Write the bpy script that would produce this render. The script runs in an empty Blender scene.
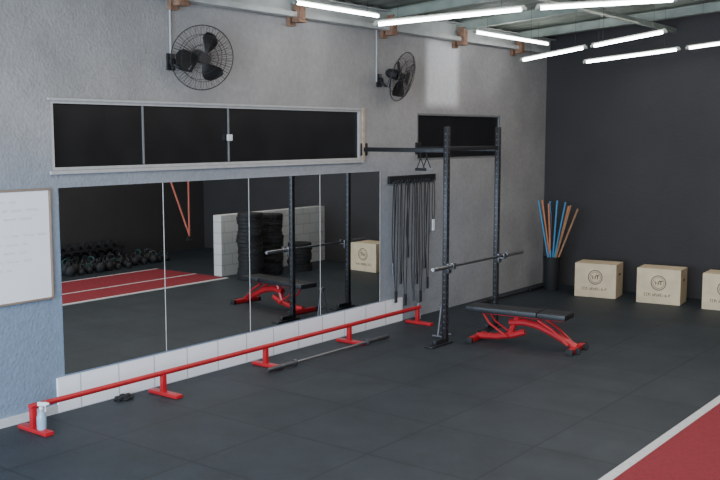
import bpy, bmesh, math, random
from mathutils import Vector, Matrix, Euler, noise
random.seed(7)
C = bpy.context.scene.collection
rad = math.radians

# ------------------------------------------------------------ materials
def mat(name, col, rough=0.6, metal=0.0, var=0.15, scale=8.0, bump=0.0, bscale=60.0, emit=None, estr=0.0, spec=0.5):
    m = bpy.data.materials.new(name); m.use_nodes = True
    nt = m.node_tree; n = nt.nodes; l = nt.links
    b = n["Principled BSDF"]
    tc = n.new("ShaderNodeTexCoord")
    nz = n.new("ShaderNodeTexNoise"); nz.inputs["Scale"].default_value = scale; nz.inputs["Detail"].default_value = 5
    l.new(tc.outputs["Object"], nz.inputs["Vector"])
    cr = n.new("ShaderNodeValToRGB")
    cr.color_ramp.elements[0].position = 0.3; cr.color_ramp.elements[1].position = 0.7
    a = 1 - var; c = 1 + var
    cr.color_ramp.elements[0].color = (col[0]*a, col[1]*a, col[2]*a, 1)
    cr.color_ramp.elements[1].color = (min(1,col[0]*c), min(1,col[1]*c), min(1,col[2]*c), 1)
    l.new(nz.outputs["Fac"], cr.inputs["Fac"])
    l.new(cr.outputs["Color"], b.inputs["Base Color"])
    b.inputs["Roughness"].default_value = rough
    b.inputs["Metallic"].default_value = metal
    b.inputs["Specular IOR Level"].default_value = spec
    if bump > 0:
        n2 = n.new("ShaderNodeTexNoise"); n2.inputs["Scale"].default_value = bscale; n2.inputs["Detail"].default_value = 6
        l.new(tc.outputs["Object"], n2.inputs["Vector"])
        bp = n.new("ShaderNodeBump"); bp.inputs["Strength"].default_value = bump; bp.inputs["Distance"].default_value = 0.02
        l.new(n2.outputs["Fac"], bp.inputs["Height"]); l.new(bp.outputs["Normal"], b.inputs["Normal"])
    if emit:
        b.inputs["Emission Color"].default_value = (*emit, 1); b.inputs["Emission Strength"].default_value = estr
    return m

def wall_paint_daylit():
    m = mat("plaster_grey", (0.305,0.292,0.280), 0.85, 0, 0.13, 1.6, 0.45, 32)
    nt = m.node_tree; n = nt.nodes; l = nt.links
    b = n["Principled BSDF"]; src = b.inputs["Base Color"].links[0].from_socket
    tc = n.new("ShaderNodeTexCoord"); sp = n.new("ShaderNodeSeparateXYZ"); l.new(tc.outputs["Object"], sp.inputs[0])
    def ramp(sock, a, bb):
        r1 = n.new("ShaderNodeMapRange"); r1.interpolation_type = 'SMOOTHSTEP'
        lo, hi = min(a,bb), max(a,bb)
        r1.inputs[1].default_value = lo; r1.inputs[2].default_value = hi
        if a > bb: r1.inputs[3].default_value = 1; r1.inputs[4].default_value = 0
        l.new(sock, r1.inputs[0]); return r1.outputs[0]
    def mul(a, bb):
        mu = n.new("ShaderNodeMath"); mu.operation = 'MULTIPLY'; l.new(a, mu.inputs[0]); l.new(bb, mu.inputs[1]); return mu.outputs[0]
    def mix(f, a, col):
        mx = n.new("ShaderNodeMix"); mx.data_type = 'RGBA'
        l.new(f, mx.inputs["Factor"]); l.new(a, mx.inputs["A"]); mx.inputs["B"].default_value = (*col,1); return mx.outputs["Result"]
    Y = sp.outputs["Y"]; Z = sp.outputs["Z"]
    blue = mul(ramp(Y, 15.5, 5.5), ramp(Z, 3.0, 1.2))  # bluish daylight painted into the wall colour, strongest low and near the opening
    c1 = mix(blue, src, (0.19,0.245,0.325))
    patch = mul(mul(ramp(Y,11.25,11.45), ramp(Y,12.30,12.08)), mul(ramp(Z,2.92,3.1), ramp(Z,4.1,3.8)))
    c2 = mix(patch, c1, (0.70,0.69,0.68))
    nz = n.new("ShaderNodeTexNoise"); nz.inputs["Scale"].default_value = 14; nz.inputs["Detail"].default_value = 8; nz.inputs["Roughness"].default_value = .7
    l.new(tc.outputs["Object"], nz.inputs["Vector"])
    mr = n.new("ShaderNodeMapRange"); mr.inputs[1].default_value = .32; mr.inputs[2].default_value = .68; mr.inputs[3].default_value = .90; mr.inputs[4].default_value = 1.10
    l.new(nz.outputs["Fac"], mr.inputs[0])
    vm = n.new("ShaderNodeVectorMath"); vm.operation = 'SCALE'; l.new(c2, vm.inputs[0]); l.new(mr.outputs[0], vm.inputs["Scale"])
    l.new(vm.outputs[0], b.inputs["Base Color"])
    return m

def brickmat(name, c1, c2, mortar, w, h, msize, rough, axes="XY", spec=0.5, bump=0.3, offset=0):
    m = bpy.data.materials.new(name); m.use_nodes = True
    nt = m.node_tree; n = nt.nodes; l = nt.links; b = n["Principled BSDF"]
    tc = n.new("ShaderNodeTexCoord"); sp = n.new("ShaderNodeSeparateXYZ"); cb = n.new("ShaderNodeCombineXYZ")
    l.new(tc.outputs["Object"], sp.inputs[0]); l.new(sp.outputs[axes[0]], cb.inputs[0]); l.new(sp.outputs[axes[1]], cb.inputs[1])
    br = n.new("ShaderNodeTexBrick"); br.offset = offset
    br.inputs["Scale"].default_value = 1; br.inputs["Brick Width"].default_value = w; br.inputs["Row Height"].default_value = h
    br.inputs["Mortar Size"].default_value = msize
    br.inputs["Color1"].default_value = (*c1,1); br.inputs["Color2"].default_value = (*c2,1); br.inputs["Mortar"].default_value = (*mortar,1)
    l.new(cb.outputs[0], br.inputs["Vector"])
    nz = n.new("ShaderNodeTexNoise"); nz.inputs["Scale"].default_value = 1.7; nz.inputs["Detail"].default_value = 10; nz.inputs["Roughness"].default_value = 0.75
    l.new(tc.outputs["Object"], nz.inputs["Vector"])
    mr = n.new("ShaderNodeMapRange"); mr.inputs[1].default_value = .3; mr.inputs[2].default_value = .7; mr.inputs[3].default_value = .70 if axes=="XY" else .95; mr.inputs[4].default_value = 1.32 if axes=="XY" else 1.05
    l.new(nz.outputs["Fac"], mr.inputs[0])
    vm = n.new("ShaderNodeVectorMath"); vm.operation = 'SCALE'
    l.new(br.outputs["Color"], vm.inputs[0]); l.new(mr.outputs[0], vm.inputs["Scale"])
    l.new(vm.outputs[0], b.inputs["Base Color"])
    b.inputs["Roughness"].default_value = rough; b.inputs["Specular IOR Level"].default_value = spec
    n2 = n.new("ShaderNodeTexNoise"); n2.inputs["Scale"].default_value = 90
    l.new(tc.outputs["Object"], n2.inputs["Vector"])
    bp = n.new("ShaderNodeBump"); bp.inputs["Strength"].default_value = bump; bp.inputs["Distance"].default_value = .01
    l.new(n2.outputs["Fac"], bp.inputs["Height"]); l.new(bp.outputs["Normal"], b.inputs["Normal"])
    return m

M = {}
M['plaster'] = wall_paint_daylit()
M['char'] = mat("charcoal_paint", (0.032,0.029,0.030), 0.75, 0, 0.14, 1.0, 0.3, 30)
M['white_wall'] = brickmat("painted_block", (0.56,0.56,0.54), (0.60,0.60,0.58), (0.44,0.44,0.43), .40, .20, .010, 0.8, "YZ", .3, .2, .5)
M['floor'] = brickmat("rubber_floor", (0.022,0.029,0.036), (0.027,0.034,0.041), (0.013,0.017,0.021), 1.0, 1.0, 0.011, 0.6, "XY", 0.36, 0.5)
M['tile'] = brickmat("white_tile", (0.93,0.93,0.97), (0.96,0.96,0.99), (0.58,0.58,0.61), 0.45, 0.36, 0.008, 0.3, "YZ", 0.5, 0.02)
M['redmat'] = mat("red_turf", (0.23,0.014,0.024), 0.85, 0, 0.15, 30, 0.4, 200)
M['line'] = mat("white_line_paint", (0.55,0.55,0.56), 0.7, 0, 0.08, 20)
M['roof'] = mat("roof_sheet", (0.17,0.185,0.15), 0.6, 0.0, 0.35, 2)
M['beam'] = mat("steel_beam_paint", (0.25,0.28,0.235), 0.5, 0.0, 0.2, 4)
M['topbeam'] = mat("wall_beam_paint", (0.43,0.44,0.41), 0.5, 0.0, 0.15, 4)
M['rust'] = mat("brown_bracket", (0.24,0.13,0.08), 0.7, 0.1, 0.3, 20)
M['frame'] = mat("window_frame_paint", (0.42,0.41,0.40), 0.5, 0, 0.08, 10)
M['greyframe'] = mat("grey_frame_paint", (0.17,0.17,0.17), 0.5, 0, 0.08, 10)
M['jamb'] = mat("wood_jamb", (0.45,0.34,0.25), 0.7, 0, 0.2, 12)
M['pane'] = mat("dark_pane", (0.010,0.010,0.011), 0.3, 0, 0.3, 3)
M['black'] = mat("black_paint", (0.017,0.017,0.019), 0.4, 0.1, 0.2, 20)
M['blackmat'] = mat("black_rubber", (0.012,0.012,0.013), 0.7, 0, 0.2, 30)
M['vinyl'] = mat("black_vinyl", (0.014,0.015,0.018), 0.45, 0, 0.15, 20, 0.1, 150)
M['red'] = mat("red_paint", (0.44,0.013,0.020), 0.38, 0.0, 0.1, 10)
M['chrome'] = mat("brushed_steel", (0.30,0.30,0.31), 0.35, 0.9, 0.1, 30)
M['darksteel'] = mat("dark_steel", (0.13,0.13,0.14), 0.4, 0.8, 0.2, 30)
M['cagewire'] = mat("cage_wire", (0.045,0.04,0.037), 0.5, 0.5, 0.2, 30)
M['hole'] = mat("bare_metal", (0.11,0.11,0.12), 0.5, 0.2, 0.1, 20)
M['wood'] = mat("pale_plywood", (0.68,0.55,0.36), 0.6, 0, 0.10, 5)
M['ink'] = mat("dark_print", (0.12,0.08,0.05), 0.7, 0, 0.1, 20)
M['wb'] = mat("whiteboard_surface", (0.84,0.84,0.86), 0.3, 0, 0.02, 2)
M['wbframe'] = mat("whiteboard_frame", (0.27,0.20,0.15), 0.5, 0.0, 0.1, 10)
M['marker'] = mat("faded_marker", (0.50,0.53,0.60), 0.6, 0, 0.1, 10)
M['blue'] = mat("blue_plastic", (0.03,0.20,0.38), 0.4, 0, 0.1, 10)
M['orange'] = mat("orange_paint", (0.52,0.18,0.07), 0.5, 0, 0.1, 10)
M['brown'] = mat("brown_wood", (0.34,0.18,0.09), 0.6, 0, 0.2, 10)
M['teal'] = mat("teal_vinyl", (0.012,0.05,0.045), 0.5, 0, 0.1, 10)
M['tube'] = mat("lit_tube", (0.9,0.9,0.9), 0.5, 0, 0.0, 5, emit=(0.93,0.96,1.0), estr=26)
M['white'] = mat("white_plastic", (0.65,0.66,0.67), 0.4, 0, 0.05, 10)
M['dullwhite'] = mat("dull_plastic", (0.32,0.33,0.34), 0.4, 0, 0.05, 10)
M['clear'] = mat("pale_blue_plastic", (0.30,0.42,0.52), 0.25, 0, 0.08, 10)
M['strap'] = mat("coral_webbing", (0.70,0.20,0.14), 0.7, 0, 0.15, 40)
mm = bpy.data.materials.new("mirror_glass"); mm.use_nodes = True
b = mm.node_tree.nodes["Principled BSDF"]; b.inputs["Metallic"].default_value = 1; b.inputs["Roughness"].default_value = 0.012
nz = mm.node_tree.nodes.new("ShaderNodeTexNoise"); nz.inputs["Scale"].default_value = 1.5
cr = mm.node_tree.nodes.new("ShaderNodeValToRGB"); cr.color_ramp.elements[0].color=(.82,.85,.85,1); cr.color_ramp.elements[1].color=(.88,.91,.90,1)
mm.node_tree.links.new(nz.outputs[0], cr.inputs[0]); mm.node_tree.links.new(cr.outputs[0], b.inputs["Base Color"])
M['mirror'] = mm

# ------------------------------------------------------------ mesh helpers
def box(bm, c, s, rot=None, bevel=0):
    R = rot if rot is not None else Matrix.Identity(4)
    if not isinstance(R, Matrix): R = Matrix.Rotation(R, 4, 'Z')
    mt = Matrix.Translation(Vector(c)) @ R.to_4x4() @ Matrix.Diagonal((s[0], s[1], s[2], 1))
    r = bmesh.ops.create_cube(bm, size=1, matrix=mt)
    if bevel:
        es = list({e for v in r['verts'] for e in v.link_edges})
        bmesh.ops.bevel(bm, geom=es, offset=bevel, segments=2, affect='EDGES', profile=0.6)

def cyl(bm, p0, p1, r, n=16, r2=None):
    p0 = Vector(p0); p1 = Vector(p1); d = p1-p0; L = d.length
    q = Vector((0,0,1)).rotation_difference(d.normalized()).to_matrix().to_4x4()
    bmesh.ops.create_cone(bm, cap_ends=True, segments=n, radius1=r, radius2=r if r2 is None else r2, depth=L,
                          matrix=Matrix.Translation((p0+p1)/2) @ q)

def sweep(bm, pts, r, n=8, closed=False):
    pts = [Vector(p) for p in pts]; N = len(pts); rings = []
    up = None
    for i, p in enumerate(pts):
        if closed: t = (pts[(i+1) % N]-pts[i-1])
        else: t = pts[min(i+1,N-1)]-pts[max(i-1,0)]
        t.normalize()
        if up is None:
            up = Vector((0,0,1)) if abs(t.z) < .9 else Vector((1,0,0))
        up = (up - t*up.dot(t)).normalized(); sd = t.cross(up)
        rings.append([bm.verts.new(p + (up*math.cos(2*math.pi*k/n)+sd*math.sin(2*math.pi*k/n))*r) for k in range(n)])
    for i in range(N if closed else N-1):
        a = rings[i]; b2 = rings[(i+1) % N]
        for k in range(n):
            try: bm.faces.new((a[k], a[(k+1)%n], b2[(k+1)%n], b2[k]))
            except ValueError: pass
    if not closed:
        bm.faces.new(rings[0]); bm.faces.new(rings[-1])

def lathe(bm, prof, n=32, mt=None):
    mt = mt or Matrix.Identity(4); rings = []
    for (r, z) in prof:
        if r < 1e-5: rings.append([bm.verts.new(mt @ Vector((0,0,z)))])
        else: rings.append([bm.verts.new(mt @ Vector((r*math.cos(2*math.pi*k/n), r*math.sin(2*math.pi*k/n), z))) for k in range(n)])
    for a, b2 in zip(rings, rings[1:]):
        for k in range(n):
            if len(a) == 1 and len(b2) == 1: continue
            if len(a) == 1: bm.faces.new((a[0], b2[(k+1)%n], b2[k]))
            elif len(b2) == 1: bm.faces.new((a[k], a[(k+1)%n], b2[0]))
            else: bm.faces.new((a[k], a[(k+1)%n], b2[(k+1)%n], b2[k]))

def obj(name, fn, m, parent=None, loc=(0,0,0), smooth=True, rot=None, **props):
    bm = bmesh.new(); fn(bm)
    bmesh.ops.recalc_face_normals(bm, faces=bm.faces)
    me = bpy.data.meshes.new(name); bm.to_mesh(me); bm.free()
    me.materials.append(m)
    if smooth:
        for p in me.polygons: p.use_smooth = True
        try: me.set_sharp_from_angle(angle=rad(35))
        except Exception: pass
    o = bpy.data.objects.new(name, me); C.objects.link(o)
    o.location = loc
    if rot: o.rotation_euler = rot
    if parent: o.parent = parent
    for k, v in props.items(): o[k] = v
    return o

def root(name, loc, label, category, group=None, rot=None):
    e = bpy.data.objects.new(name, None); e.empty_display_size = .1; C.objects.link(e)
    e.location = loc; e["label"] = label; e["category"] = category
    if group: e["group"] = group
    if rot: e.rotation_euler = rot
    return e

def dup(src, name, loc, rot=None, **props):
    r = src.copy(); C.objects.link(r); r.location = loc
    if rot is not None: r.rotation_euler = rot
    for k, v in props.items(): r[k] = v
    for ch in [o for o in bpy.data.objects if o.parent == src]:
        c = ch.copy(); C.objects.link(c); c.parent = r
        for g in [o for o in bpy.data.objects if o.parent == ch]:
            gc = g.copy(); C.objects.link(gc); gc.parent = c
    return r

# ------------------------------------------------------------ room
YB = 15.07; XR = 8.6; Y0 = -1.0
def S(name, fn, m, **k): return obj(name, fn, m, kind="structure", smooth=False, **k)
S("floor", lambda bm: box(bm, (XR/2, (Y0+YB)/2, -.05), (XR+.4, YB-Y0+.4, .1)), M['floor'])
W1 = (5.19, 9.82, 2.265, 2.907); W2 = (11.12, 13.48, 2.23, 2.89)
def wl(bm):
    t = .2; H = 4.3
    def seg(y0, y1, z0, z1): box(bm, (-t/2, (y0+y1)/2, (z0+z1)/2), (t, y1-y0, z1-z0))
    seg(Y0, W1[0], 0, H)
    seg(W1[0], W1[1], 0, W1[2]); seg(W1[0], W1[1], W1[3], H)
    seg(W1[1], W2[0], 0, H)
    seg(W2[0], W2[1], 0, W2[2]); seg(W2[0], W2[1], W2[3], H)
    seg(W2[1], YB, 0, H)
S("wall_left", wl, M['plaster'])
S("wall_back", lambda bm: box(bm, (XR/2, YB+.1, 2.45), (XR+.4, .2, 4.9)), M['char'])
S("wall_right", lambda bm: box(bm, (XR+.1, (Y0+YB)/2, 2.45), (.2, YB-Y0, 4.9)), M['char'])
S("trim_1", lambda bm: box(bm, (.0125, (5.15+10.75)/2, .165), (.025, 5.6, .33)), M['tile'])
S("baseboard_left", lambda bm: box(bm, (.01, (Y0+5.15)/2, .04), (.02, 5.15-Y0, .08)), M['line'])
def roof_z(x): return 4.22+.07*x
def rf(bm):
    n = 300; prev = None
    for i in range(n+1):
        y = Y0-.2 + (YB-Y0+.4)*i/n; dz = .02*math.sin(i*math.pi/2.5)
        cur = [bm.verts.new((x, y, roof_z(x)+dz+.03)) for x in (-.2, XR+.2)]
        if prev: bm.faces.new((prev[0], prev[1], cur[1], cur[0]))
        prev = cur
S("ceiling", rf, M['roof'])
def tb(bm):
    box(bm, (.05, (Y0+YB)/2, 4.07), (.012, YB-Y0, .24))
    box(bm, (.10, (Y0+YB)/2, 4.19), (.13, YB-Y0, .012)); box(bm, (.10, (Y0+YB)/2, 3.95), (.13, YB-Y0, .014)); box(bm, (.16, (Y0+YB)/2, 3.975), (.012, YB-Y0, .05))
S("trim_2", tb, M['topbeam'])
k = 3
for y in [6.65-1.8*3, 6.65-3.6, 6.65-1.8, 6.65, 8.45, 10.28, 12.05, 13.8]:
    def raf(bm, y=y):
        L = XR/math.cos(math.atan(.07)); R = Matrix.Rotation(-math.atan(.07), 4, 'Y')
        zc = roof_z(XR/2)-.075
        box(bm, (XR/2, y, zc), (L, .012, .11), R); box(bm, (XR/2, y, zc+.055), (L, .08, .01), R); box(bm, (XR/2, y, zc-.055), (L, .08, .01), R)
    S("trim_%d" % k, raf, M['beam']); k += 1
    S("trim_%d" % k, lambda bm, y=y: (box(bm, (.155, y, 4.03), (.11, .10, .22)), box(bm,(.16,y,3.90),(.10,.14,.035)), box(bm,(.03,y,3.90),(.05,.10,.10))), M['rust']); k += 1
for x in (2.2, 4.4, 6.6):
    S("trim_%d" % k, lambda bm, x=x: box(bm, (x, (Y0+YB)/2, roof_z(x)-.16), (.06, YB-Y0, .07)), M['beam']); k += 1

# windows
def window(nm, W, divs, handle, big):
    y0, y1, z0, z1 = W
    def fr(bm):
        t = .028
        box(bm, (-.02, (y0+y1)/2, z1-t/2), (.036, y1-y0, t)); box(bm, (-.02, (y0+y1)/2, z0+t/2), (.036, y1-y0, t))
        box(bm, (-.02, y0+t/2, (z0+z1)/2), (.036, t, z1-z0-2*t)); box(bm, (-.02, y1-t/2, (z0+z1)/2), (.036, t, z1-z0-2*t))
        if big:
            box(bm, (.010, (y0+y1)/2, z1+.010), (.024, y1-y0+.06, .022)); box(bm, (.015, (y0+y1)/2, z0-.018), (.035, y1-y0+.06, .03))
    w = S(nm, fr, M['frame'] if big else M['greyframe'])
    for d in divs:
        obj("mullion", lambda bm: box(bm, (-.024, d, (z0+z1)/2), (.016, .014, z1-z0-.06)), M['greyframe'], parent=w, smooth=False)
    ys = [y0+.028]+list(divs)+[y1-.028]
    for a, b2 in zip(ys, ys[1:]):
        obj("pane", lambda bm: box(bm, (-.038, (a+b2)/2, (z0+z1)/2), (.012, b2-a-.004, z1-z0-.056)), M['pane'], parent=w, smooth=False)
    if handle:
        obj("handle", lambda bm: (box(bm, (-.005, handle, 2.56), (.025, .07, .07), bevel=.005)), M['white'], parent=w)
    return w
window("window_1", W1, [6.27, 7.46], 7.46, True)
window("window_2", W2, [], None, False)
S("trim_%d" % k, lambda bm: box(bm, (.012, 9.86, 2.6), (.024, .045, .68)), M['jamb']); k += 1
S("wall_divider", lambda bm: box(bm, (5.1, (12.12+YB)/2, .56), (.2, YB-12.12, 1.12)), M['white_wall'])
S("trim_%d" % k, lambda bm: box(bm, (5.75, (Y0+12.05)/2, .004), (2.0, 12.05-Y0, .008)), M['redmat']); k += 1
for x in (4.79, 5.62, 6.7):
    S("trim_%d" % k, lambda bm, x=x: box(bm, (x, (Y0+12.05)/2, .0055), (.085 if x<5 else .05, 12.05-Y0, .009)), M['line']); k += 1
for y, z0, z1 in ((6.62, 3.40, 3.95), (10.14, 3.28, 3.95)):
    S("trim_%d" % k, lambda bm: cyl(bm, (.015, y, z0), (.015, y, z1), .011, 8), M['frame']); k += 1

# ------------------------------------------------------------ mirrors
ys = [5.23, 6.48, 7.73, 8.98, 10.23]
for a, b2 in zip(ys, ys[1:]):
    o = obj("wall_mirror", lambda bm: box(bm, (0, 0, .8775), (.01, b2-a-.008, 1.755)), M['mirror'], loc=(.008, (a+b2)/2, .350), smooth=False)
    o["label"] = "large frameless mirror panel fixed above white tiled skirting"; o["category"] = "mirror"; o["group"] = "wall mirror panels"
    obj("edge_strip", lambda bm: box(bm, (0.003, (b2-a)/2-.002, .8775), (.012, .004, 1.755)), M['frame'], parent=o, smooth=False)

# ------------------------------------------------------------ whiteboard
wb = root("whiteboard", (.0, 4.42, 1.1), "wall-mounted whiteboard with thin brown frame and faint marker notes", "whiteboard")
obj("board", lambda bm: box(bm, (.012, 0, .5), (.02, 1.40, .98)), M['wb'], parent=wb, smooth=False)
def wf(bm):
    for z in (0, 1.0): box(bm, (.015, 0, z), (.03, 1.45, .018), bevel=.004)
    for y in (-.715, .715): box(bm, (.015, y, .5), (.03, .018, .98), bevel=.004)
obj("frame", wf, M['wbframe'], parent=wb)
def hw(bm):
    rr = random.Random(3)
    for row in range(9):
        z = .90-row*.075; y = -.6
        if row in (3,): continue
        end = rr.uniform(.3, .62)
        while y < end:
            L = rr.uniform(.05, .14)
            pts = []; nn = int(L/.008)
            for i in range(nn): pts.append((.0235, y+i*.008, z+.012*math.sin(i*1.9+rr.random()*1.5)))
            if len(pts) > 2: sweep(bm, pts, .0022, 4)
            y += L+.03
obj("handwriting", hw, M['marker'], parent=wb, smooth=False, kind="stuff")

# ------------------------------------------------------------ fans
def fan(loc, head, nrm, label):
    r = root("wall_fan", loc, label, "fan", "wall fans")
    head = Vector(head); n = Vector(nrm).normalized()
    q = Vector((0,0,1)).rotation_difference(n).to_matrix().to_4x4()
    T = Matrix.Translation(head) @ q
    obj("wall_bracket", lambda bm: (box(bm, (.012, 0, 0), (.024, .10, .17), bevel=.006), cyl(bm, (.02,0,0), (.06,0,0), .035, 16)), M['black'], parent=r)
    bk = T @ Vector((0,0,-.17))
    obj("arm", lambda bm: (sweep(bm, [(.04,0,-.02), (.10,bk.y*.3,-.07), (bk.x*.8,bk.y*.7,-.09), (bk.x,bk.y,bk.z-.03)], .018, 10)), M['black'], parent=r)
    obj("motor", lambda bm: lathe(bm, [(0,-.24),(.035,-.235),(.06,-.20),(.068,-.12),(.062,-.06),(.02,-.05),(.02,.0),(0,.0)], 24, T), M['black'], parent=r)
    obj("hub", lambda bm: lathe(bm, [(0,-.03),(.045,-.03),(.048,.01),(.03,.03),(0,.035)], 20, T), M['black'], parent=r)
    for b_i in range(3):
        a0 = b_i*2*math.pi/3 + .0
        def bl(bm):
            rows = []
            for i in range(9):
                s = .04+.225*i/8
                half = (.22 + .28*math.sin(math.pi*min(1,(i+1)/7.0)*.6)) * (1 if i < 7 else (.85 if i == 7 else .5))
                row = []
                for j in range(7):
                    a = a0 + half*(j/3-1) + .25*i/8
                    row.append(bm.verts.new(T @ Vector((s*math.cos(a), s*math.sin(a), .045*(j/3-1)*(.6+.4*i/8)))))
                rows.append(row)
            for ra, rb in zip(rows, rows[1:]):
                for j in range(6): bm.faces.new((ra[j], ra[j+1], rb[j+1], rb[j]))
            bmesh.ops.solidify(bm, geom=bm.faces[:], thickness=.004)
        obj("blade", bl, M['black'], parent=r)
    def cage(bm):
        def prof(f): return .075*math.sqrt(max(0, 1-f**3))
        R = .325
        for sgn in (1, -1):
            for f in ((.18,.45,.72) if sgn > 0 else (.35, .7)):
                rr_ = R*f; z = sgn*prof(f)
                sweep(bm, [T @ Vector((rr_*math.cos(t*math.pi/20), rr_*math.sin(t*math.pi/20), z)) for t in range(40)], .003, 5, True)
            nn = 60 if sgn > 0 else 30
            for k2 in range(nn):
                a = 2*math.pi*k2/nn
                sweep(bm, [T @ Vector((R*f*math.cos(a), R*f*math.sin(a), sgn*prof(f))) for f in (.16,.4,.65,.85,.95,1.0)], .0019, 4)
        sweep(bm, [T @ Vector((R*math.cos(t*math.pi/32), R*math.sin(t*math.pi/32), 0)) for t in range(64)], .005, 8, True)
        lathe(bm, [(0,.078),(.05,.076),(.055,.068),(0,.066)], 24, T)
    obj("cage", cage, M['cagewire'], parent=r)
fan((0,6.62,3.33), (.33,.14,.035), (.86,-.42,-.2), "black wire-caged oscillating wall fan turned towards the room")
fan((0,10.20,3.30), (.33,.08,.04), (1,.20,-.30), "black wire-caged wall fan tilted downwards beside small window")

# ------------------------------------------------------------ fluorescent lamps
def tube(p0, p1):
    p0 = Vector(p0); p1 = Vector(p1); d = (p1-p0).normalized()
    r = root("fluorescent_lamp", p0, "lit white fluorescent tube hanging under metal roof", "lamp", "ceiling fluorescent tubes")
    q = p1-p0
    obj("tube", lambda bm: cyl(bm, d*.03, q-d*.03, .019, 12), M['tube'], parent=r)
    up = Vector((0,0,.033))
    def bod(bm):
        sweep(bm, [up, q+up], .009, 6)
        for a in (Vector((0,0,0)), q): cyl(bm, a-d*.02, a+d*.025, .020, 10); box(bm, a+up*.5, (.02,.02,.04))
    obj("holder", bod, M['beam'], parent=r)
    for f in (.15, .85):
        def wr(bm):
            a = q*f+up; top = roof_z((p0+q*f).x) - p0.z
            cyl(bm, a, (a.x, a.y, top), .002, 5)
        obj("hanger", wr, M['cagewire'], parent=r)
def tz(x): return 3.43+.13*x
for a, b2 in [((1.28,11.75),(2.20,11.75)), ((2.30,11.75),(3.25,11.75)), ((1.58,13.1),(2.78,13.6)), ((2.88,13.65),(4.1,14.1)),
              ((1.85,7.65),(3.0,8.55)), ((3.1,8.65),(4.05,9.8)), ]:
    tube((a[0],a[1],tz(a[0])), (b2[0],b2[1],tz(b2[0])))
tube((.75,7.7,3.98),(.75,9.2,3.98)); tube((.75,11.4,3.98),(.75,13.6,3.98))

# ------------------------------------------------------------ rack
rk = root("squat_rack", (0,0,0), "black wall-anchored power rack with two perforated uprights", "exercise rack")
XA = 1.28; YA = (9.88, 11.14)
for y in YA:
    u = obj("upright", lambda bm: box(bm, (XA, y, 1.35), (.062,.062,2.68), bevel=.006), M['black'], parent=rk)
    def hl(bm):
        z = .20
        while z < 2.64:
            cyl(bm, (XA+.025,y,z), (XA+.0322,y,z), .010, 8); cyl(bm, (XA,y-.025,z), (XA,y-.0322,z), .010, 8); z += .075
    obj("hole_row", hl, M['hole'], parent=u, kind="stuff")
    obj("foot", lambda bm: (box(bm, (XA, y-.14, .012), (.12,.46,.02), bevel=.004), box(bm, (XA, y-.10, .05), (.05,.30,.05), bevel=.004)), M['black'], parent=rk)
    obj("wall_arm", lambda bm: (box(bm, (XA/2, y, 2.40), (XA-.02,.055,.055), bevel=.005), box(bm, (.008, y, 2.40), (.014,.14,.16), bevel=.003)), M['black'], parent=rk)
    obj("bar_hook", lambda bm: (box(bm, (XA+.050, y, .95), (.03,.07,.12), bevel=.004), box(bm, (XA+.09, y, .955), (.08,.06,.02), bevel=.004), box(bm, (XA+.13, y, .985), (.015,.06,.07), bevel=.004)), M['darksteel'], parent=rk)
obj("crossbeam", lambda bm: (box(bm, (XA, 10.51, 2.42), (.05,1.19,.05), bevel=.005)), M['black'], parent=rk)
obj("pull_up_bar", lambda bm: (cyl(bm, (XA-.45, 9.88, 2.40), (XA-.45, 11.14, 2.40), .017, 12)), M['black'], parent=rk)
for gy, mt_, lb in ((9.98,'blackmat',"black stirrup cable handle hanging from pull-up bar"),(10.12,'dullwhite',"pale stirrup cable handle hanging from pull-up bar")):
    g = root("cable_handle",(XA-.45,gy,2.40),lb,"handle","handles on the pull-up bar")
    obj("strap",lambda bm: sweep(bm,[(.022*math.cos(t*math.pi/6),0,.022*math.sin(t*math.pi/6)) for t in range(-1,8)]+[(0,0,-.10),(.06,0,-.24)],.007,6),M['blackmat'],parent=g)
    obj("strap",lambda bm: sweep(bm,[(0,0,-.10),(-.06,0,-.24)],.007,6),M['blackmat'],parent=g)
    obj("grip",lambda bm: cyl(bm,(-.075,0,-.245),(.075,0,-.245),.018,12),M[mt_],parent=g)

sd = root("weight_stand", (1.02,10.22,0), "small dark steel triangular stand on the floor beside rack", "stand")
def aframe(bm):
    for s in (-1,1):
        sweep(bm,[(0,s*.10,.015),(0,s*.02,.42)],.014,8); sweep(bm,[(-.08,s*.10,.015),(.08,s*.10,.015)],.014,8)
    sweep(bm,[(0,-.08,.14),(0,.08,.14)],.012,8); box(bm,(0,0,.42),(.05,.08,.03),bevel=.004)
obj("frame", aframe, M['hole'], parent=sd)

# ------------------------------------------------------------ barbells
def barbell(loc, m1, m2, label):
    r = root("barbell", loc, label, "barbell")
    obj("shaft", lambda bm: cyl(bm, (0,-.68,0), (0,.68,0), .0155, 14), m1, parent=r)
    for s in (-1, 1):
        obj("sleeve", lambda bm: (cyl(bm, (0,s*.66,0), (0,s*.70,0), .036, 18), cyl(bm, (0,s*.69,0), (0,s*1.12,0), .025, 18), cyl(bm,(0,s*1.12,0),(0,s*1.13,0),.021,18)), m2, parent=r)
    return r
barbell((XA+.09,10.58,.982), M['darksteel'], M['chrome'], "steel barbell resting on the rack hooks")
barbell((.56,8.55,.037), M['chrome'], M['darksteel'], "empty steel barbell lying on the rubber floor beside red rail")
barbell((.30,13.35,.037), M['black'], M['black'], "black barbell lying on floor along the grey wall")

# ------------------------------------------------------------ red floor rail
rl = root("floor_rail", (.31,0,0), "long low red steel rail on flat feet along the mirror", "exercise rail")
obj("bar", lambda bm: (cyl(bm, (0,4.66,.225), (0,10.76,.225), .026, 16)), M['red'], parent=rl)
for y in (4.69,6.17,7.66,9.18,10.70):
    obj("foot", lambda bm: (box(bm, (.03,y,.02), (.42,.085,.035), bevel=.006), box(bm, (0,y,.12), (.05,.05,.18), bevel=.005)), M['red'], parent=rl)

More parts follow.
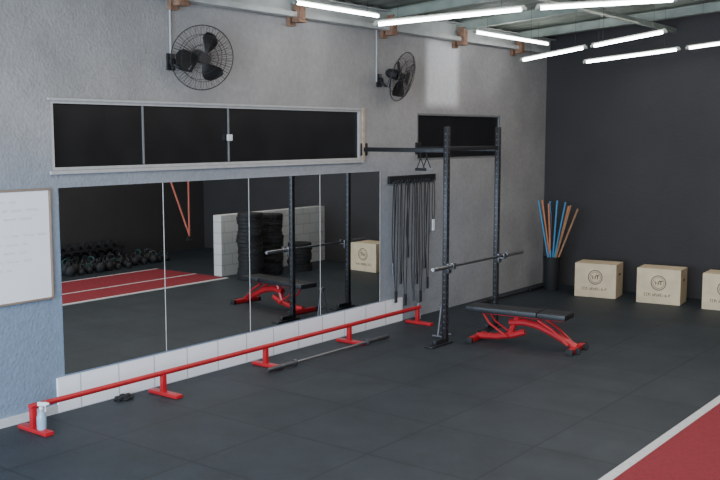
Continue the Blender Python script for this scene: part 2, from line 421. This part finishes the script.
# ------------------------------------------------------------ bench
bn = root("weight_bench", (1.46,10.33,0), "adjustable weight bench with black pads and red frame", "bench", rot=(0,0,rad(6)))
obj("back_pad", lambda bm: box(bm, (.38,.02,.41), (.94,.32,.07), bevel=.016), M['vinyl'], parent=bn)
obj("seat_pad", lambda bm: box(bm, (1.04,.02,.41), (.36,.34,.07), bevel=.016), M['vinyl'], parent=bn)
def bf(bm):
    box(bm, (.02,0,.035), (.075,.48,.06), bevel=.01)
    box(bm, (1.32,0,.035), (.075,.54,.06), bevel=.01)
    sweep(bm, [(.02,0,.055),(.30,0,.075),(.50,0,.11),(.66,0,.17)], .040, 10)
    sweep(bm, [(.46,0,.27),(.66,0,.29),(.84,0,.26),(1.02,0,.19),(1.18,0,.11),(1.32,0,.05)], .044, 10)
    sweep(bm, [(.46,0,.12),(.56,0,.35)], .036, 8)
    box(bm, (.64,0,.362), (1.05,.06,.035), bevel=.006)
    for s in (-.09,.09):
        sweep(bm, [(.14,s,.365),(.22,s,.25),(.46,s,.10)], .014, 6)
        sweep(bm, [(.86,s,.35),(1.04,s,.25),(1.24,s,.08)], .018, 6)
obj("frame", bf, M['red'], parent=bn)
for x in (.02,1.32):
    for s in (-1,1): obj("foot_cap", lambda bm: box(bm, (x,s*.25,.035), (.09,.045,.068), bevel=.008), M['blackmat'], parent=bn)
for s in (-.14,.14): obj("wheel", lambda bm: cyl(bm,(1.385,s-.015,.04),(1.385,s+.015,.04),.036,16), M['blackmat'], parent=bn)

# ------------------------------------------------------------ plyo boxes
def plyo(cx, cy, label, a):
    W, D, H = .66, .46, .54
    r = root("wooden_box", (cx,cy,0), label, "box", "plywood jump boxes", rot=(0,0,a))
    def bd(bm):
        t=.018
        box(bm,(0,-D/2+t/2,H/2),(W,t,H),bevel=.002); box(bm,(0,D/2-t/2,H/2),(W,t,H),bevel=.002)
        for s in (-1,1): box(bm,(s*(W/2-t/2),0,H/2),(t,D-2*t,H),bevel=.002)
        box(bm,(0,0,H-t/2),(W-2*t,D-2*t,t),bevel=.002)
        for s in (-1,1):
            for i in range(5): box(bm,(s*(W/2-.009),-D/2-.0005,.05+.107*i),(.017,.003,.05))
    obj("body", bd, M['wood'], parent=r, smooth=False)
    yy = -D/2-.0015
    def em(bm):
        c=Vector((0,yy,H*.60)); R=.11
        sweep(bm,[c+Vector((R*math.cos(t*math.pi/20),0,R*math.sin(t*math.pi/20))) for t in range(40)],.006,4,True)
        sweep(bm,[c+Vector((.084*math.cos(t*math.pi/20),0,.084*math.sin(t*math.pi/20))) for t in range(40)],.003,4,True)
        for pts in ([(-.055,.03),(-.04,-.03),(-.022,.015),(-.005,-.03),(.01,.03)], [(.015,.03),(.06,.03)], [(.037,.03),(.037,-.03)]):
            sweep(bm,[c+Vector((p[0],0,p[1])) for p in pts],.007,4)
        rr=random.Random(5); x=-.21; z0=.115; h=.042
        while x<.19:
            kk=rr.choice((0,1,2,3))
            P=[[(0,0),(0,h),(.016,h),(.016,h*.5),(0,h*.5)],[(0,0),(.009,h),(.018,0)],[(.016,h),(0,h),(0,0),(.016,0)],[(0,0),(0,h),(.016,0),(.016,h)]][kk]
            sweep(bm,[Vector((x+p[0],yy,z0+p[1])) for p in P],.0038,4); x+=.031
    obj("emblem", em, M['ink'], parent=r, smooth=False)
    for s in (-1,1): obj("grip_hole", lambda bm: box(bm,(s*(W/2),0,H*.68),(.003,.11,.035),bevel=.001), M['black'], parent=r, smooth=False)
plyo(1.33,14.42,"pale plywood jump box with round printed emblem beside stick bin",rad(9))
plyo(2.35,14.46,"pale plywood jump box with round printed emblem between two others",rad(7))
plyo(3.36,14.48,"pale plywood jump box with round printed emblem at row end",rad(4))

# ------------------------------------------------------------ bin with sticks
bx, by = .47, 14.46
o = obj("stick_bin", lambda bm: lathe(bm,[(0,0),(.115,0),(.12,.01),(.135,.54),(.145,.545),(.145,.56),(.125,.56),(.11,.02),(0,.02)],32), M['blackmat'], loc=(bx,by,0))
o["label"]="tall round black bin holding coloured sticks"; o["category"]="bin"
cols=['blue','orange','brown','blue','blue','orange','blue','brown','orange','black','blue','brown']
for i,cn in enumerate(cols):
    a = [170,185,150,120,200,240,60,8,-15,95,30,-32][i]; ln = [.34,.24,.34,.16,.30,.12,.12,.52,.36,.08,.28,.54][i]
    L = [1.42,1.5,1.3,1.48,1.50,1.45,1.5,1.38,1.42,1.3,1.48,1.44][i]
    d = Vector((math.cos(rad(a))*ln, math.sin(rad(a))*ln*.5, 0))
    base = Vector((-d.x*.16, -d.y*.16, .03)); perp = Vector((-d.y,d.x,0)).normalized()*(.015*((i%5)-2))
    base += perp; top = base + Vector((d.x,d.y,L-.03))
    s = obj("exercise_stick", lambda bm: (cyl(bm, (0,0,0), top-base, .016, 10)), M[cn], loc=(bx+base.x,by+base.y,base.z))
    s["label"]={'blue':"long blue plastic stick standing in black bin",'orange':"long orange stick standing in black bin",'brown':"long brown wooden stick leaning in black bin",'black':"black stick standing in black bin"}[cn]
    s["category"]="stick"; s["group"]="sticks in the bin"

# ------------------------------------------------------------ rope hanger
hr = root("rope_hanger", (0,10.98,1.95), "dark wall-mounted hook board for skipping ropes", "hook rack")
obj("board", lambda bm: box(bm,(.02,0,.03),(.035,1.14,.10),bevel=.004), M['black'], parent=hr)
hy=[-.50,-.43,-.33,-.21,-.15,-.03,.04,.14,.25,.34,.47]
for y in hy: obj("hook", lambda bm: sweep(bm,[(.03,y,.0),(.06,y,-.01),(.075,y,.0),(.08,y,.025)],.007,6), M['darksteel'], parent=hr)
rr=random.Random(4)
Ls=[1.15,1.55,1.30,1.62,.95,1.58,1.35,1.62,1.15,1.45,.62]
for i,y in enumerate(hy):
    L=Ls[i]; w=[.022,.032,.018,.038,.02,.035,.02,.03,.022,.03,.03][i]
    last=(i==10)
    r = root("skipping_rope",(.066,10.98+y,1.95-.01),"skipping rope with pale handles on the hook board" if last else "black skipping rope hanging from the hook board","rope","skipping ropes on hooks")
    sw = rr.uniform(-.04,.04)
    def rp(bm):
        for s in (-1,1):
            sweep(bm,[(.0,0,.0),(.0,s*w*.6,-.05),(0,s*w+sw*.3,-.3*L),(0,s*w*1.2+sw,-L*.7),(0,s*w*.5+sw*.6,-L+.05)],.0066,6)
    obj("cord", rp, M['cagewire'] if i%4==2 else M['blackmat'], parent=r)
    for s in (-1,1): obj("handle", lambda bm: cyl(bm,(0,s*w*.5+sw*.6,-L+.06),(0,s*w*.5+sw*.6,-L-.10),.013,8), M['white'] if last else (M['black'] if i%5 else M['darksteel']), parent=r)

# ------------------------------------------------------------ bottles & small items
def bottle(loc, m, label, h=.24):
    r=root("water_bottle",loc,label,"bottle")
    obj("body",lambda bm:lathe(bm,[(0,0),(.035,0),(.038,.01),(.038,h*.35),(.033,h*.45),(.038,h*.55),(.037,h*.7),(.015,h*.86),(.015,h*.9),(0,h*.9)],20),m,parent=r)
    obj("cap",lambda bm:cyl(bm,(0,0,h*.88),(0,0,h),.018,14),M['dullwhite'],parent=r)
bottle((.12,11.0,0),M['clear'],"pale blue water bottle on the floor below the ropes",.22)
sp=root("spray_bottle",(.42,4.70,.0375),"clear spray bottle with white trigger standing on the rail foot","spray bottle",rot=(0,0,rad(30)))
obj("body",lambda bm:lathe(bm,[(0,0),(.038,0),(.042,.01),(.042,.11),(.030,.145),(.015,.165),(.015,.18),(0,.18)],20),M['clear'],parent=sp)
obj("trigger_head",lambda bm:(cyl(bm,(0,0,.175),(0,0,.205),.019,14),box(bm,(.012,0,.225),(.085,.026,.035),bevel=.006),cyl(bm,(.055,0,.228),(.075,0,.228),.011,10),sweep(bm,[(.035,0,.21),(.042,0,.185),(.036,0,.155)],.006,6)),M['white'],parent=sp)
def rag(bm):
    bmesh.ops.create_icosphere(bm,subdivisions=4,radius=1)
    for v in bm.verts:
        f=1+.35*noise.noise(v.co*2.3)+.12*noise.noise(v.co*6)
        v.co=Vector((v.co.x*.07*f,v.co.y*.10*f,max(0,v.co.z*.035*f+.014)))
o=obj("cloth",rag,M['blackmat'],loc=(.12,5.83,0)); o["label"]="crumpled black cloth on the floor under the mirror"; o["category"]="cloth"

# ------------------------------------------------------------ things seen in the mirror
def plate(bm):
    lathe(bm,[(.026,0),(.06,0),(.065,.008),(.17,.008),(.18,0),(.22,0),(.226,.006),(.226,.06),(.22,.066),(.18,.066),(.17,.058),(.065,.058),(.06,.066),(.026,.066),(.026,0)],36)
p0=None
for (px,py,n) in ((4.40,12.25,18),(4.50,12.90,17),(4.45,13.65,8)):
    for i in range(n):
        loc=(px+random.uniform(-.02,.02),py+random.uniform(-.02,.02),i*.0665)
        if p0 is None:
            p0=obj("weight_plate",plate,M['blackmat'],loc=loc); p0["label"]="black rubber bumper plate in a tall stack"; p0["category"]="weight plate"; p0["group"]="stacked bumper plates"
        else:
            q=p0.copy(); C.objects.link(q); q.location=loc
dr=root("dumbbell_rack",(8.1,11.4,0),"low black two-shelf dumbbell rack against dark wall","rack")
obj("frame",lambda bm:([box(bm,(x,y,.17),(.05,.05,.34),bevel=.004) for x in (-.2,.2) for y in (-.8,0,.8)]+[box(bm,(x,0,.03),(.05,1.6,.04)) for x in (-.2,.2)]),M['black'],parent=dr)
for z in (.14,.34): obj("shelf",lambda bm:box(bm,(0,0,z),(.46,1.66,.03),bevel=.004),M['black'],parent=dr)
d0=None
for z in (.155,.355):
    for i in range(8):
        y=11.4-.70+i*.2; loc=(8.1,y,z+.056)
        if d0 is None:
            d0=root("dumbbell",loc,"black hexagonal dumbbell on the low rack","dumbbell","dumbbells on rack")
            obj("handle",lambda bm:cyl(bm,(-.08,0,0),(.08,0,0),.016,10),M['darksteel'],parent=d0)
            for s in (-1,1): obj("head",lambda bm:cyl(bm,(s*.07,0,0),(s*.17,0,0),.06,6),M['blackmat'],parent=d0)
        else: dup(d0,"dumbbell",loc)
rr=random.Random(11)
def kb(loc,mh,label):
    r=root("kettlebell",loc,label,"kettlebell","kettlebells on the floor")
    obj("bell",lambda bm:lathe(bm,[(0,0),(.06,0),(.09,.03),(.105,.09),(.095,.15),(.06,.19),(0,.20)],24),M['blackmat'],parent=r)
    obj("handle",lambda bm:sweep(bm,[(0,-.06,.17),(0,-.08,.22),(0,-.06,.27),(0,0,.285),(0,.06,.27),(0,.08,.22),(0,.06,.17)],.017,10),mh,parent=r)
    return r
protos=[None,None]
for i in range(36):
    row=i%3; kx=7.24+.24*row+rr.uniform(-.05,.05); ky=10.45+(i//3)*.225+.08*row+rr.uniform(-.03,.03)
    t=1 if i%5==1 else 0; sc=rr.uniform(.6,.95)
    if i//3>=7 and row==0: continue
    if protos[t] is None:
        protos[t]=kb((kx,ky,0),M['teal'] if t else M['black'],"black kettlebell with dark teal handle on the floor" if t else "plain black kettlebell on the floor")
    else:
        q=dup(protos[t],"kettlebell",(kx,ky,0),rot=(0,0,rr.uniform(0,3.1))); q.scale=(sc,sc,sc)
st=root("suspension_strap",(5.5,11.8,4.6),"coral red suspension training strap hanging in a V from the roof","strap")
def stp(bm): box(bm,(0,0,-1.92),(.010,.028,3.88))
def stp2(bm):
    a=Vector((0,0,-3.84)); b2=Vector((.3,-1.35,0.02)); d=b2-a
    q=Vector((0,0,1)).rotation_difference(d.normalized()).to_matrix().to_4x4()
    box(bm,(a+b2)/2,(.010,.028,d.length),q)
obj("webbing",stp,M['strap'],parent=st,smooth=False); obj("webbing",stp2,M['strap'],parent=st,smooth=False)
obj("handle",lambda bm:(cyl(bm,(0,-.07,-3.93),(0,.07,-3.93),.014,12),sweep(bm,[(0,-.07,-3.93),(0,0,-3.83),(0,.07,-3.93)],.006,6)),M['black'],parent=st)

# ------------------------------------------------------------ light
w = bpy.data.worlds.new("World"); bpy.context.scene.world = w; w.use_nodes = True
bg = w.node_tree.nodes["Background"]; bg.inputs[0].default_value = (0.60,0.77,1.0,1); bg.inputs[1].default_value = 2.3
def area(name, loc, rot, sx, sy, e, col):
    L = bpy.data.lights.new(name,'AREA'); L.shape='RECTANGLE'; L.size=sx; L.size_y=sy; L.energy=e; L.color=col
    o = bpy.data.objects.new(name,L); C.objects.link(o); o.location=loc; o.rotation_euler=rot
area("daylight_opening",(4.3,-.9,2.1),(rad(90),0,0),8,3.6,1050,(.68,.83,1.0))
area("roof_tubes_glow",(4.5,7.5,4.2),(0,0,0),6,12,390,(1,.92,.84))

cam = bpy.data.cameras.new("Camera"); cam.lens = 47.5; cam.sensor_width = 36
co = bpy.data.objects.new("Camera", cam); C.objects.link(co)
co.location = (7.54,0,2.6); co.rotation_euler = (rad(83.63),0,rad(37.56))
bpy.context.scene.camera = co
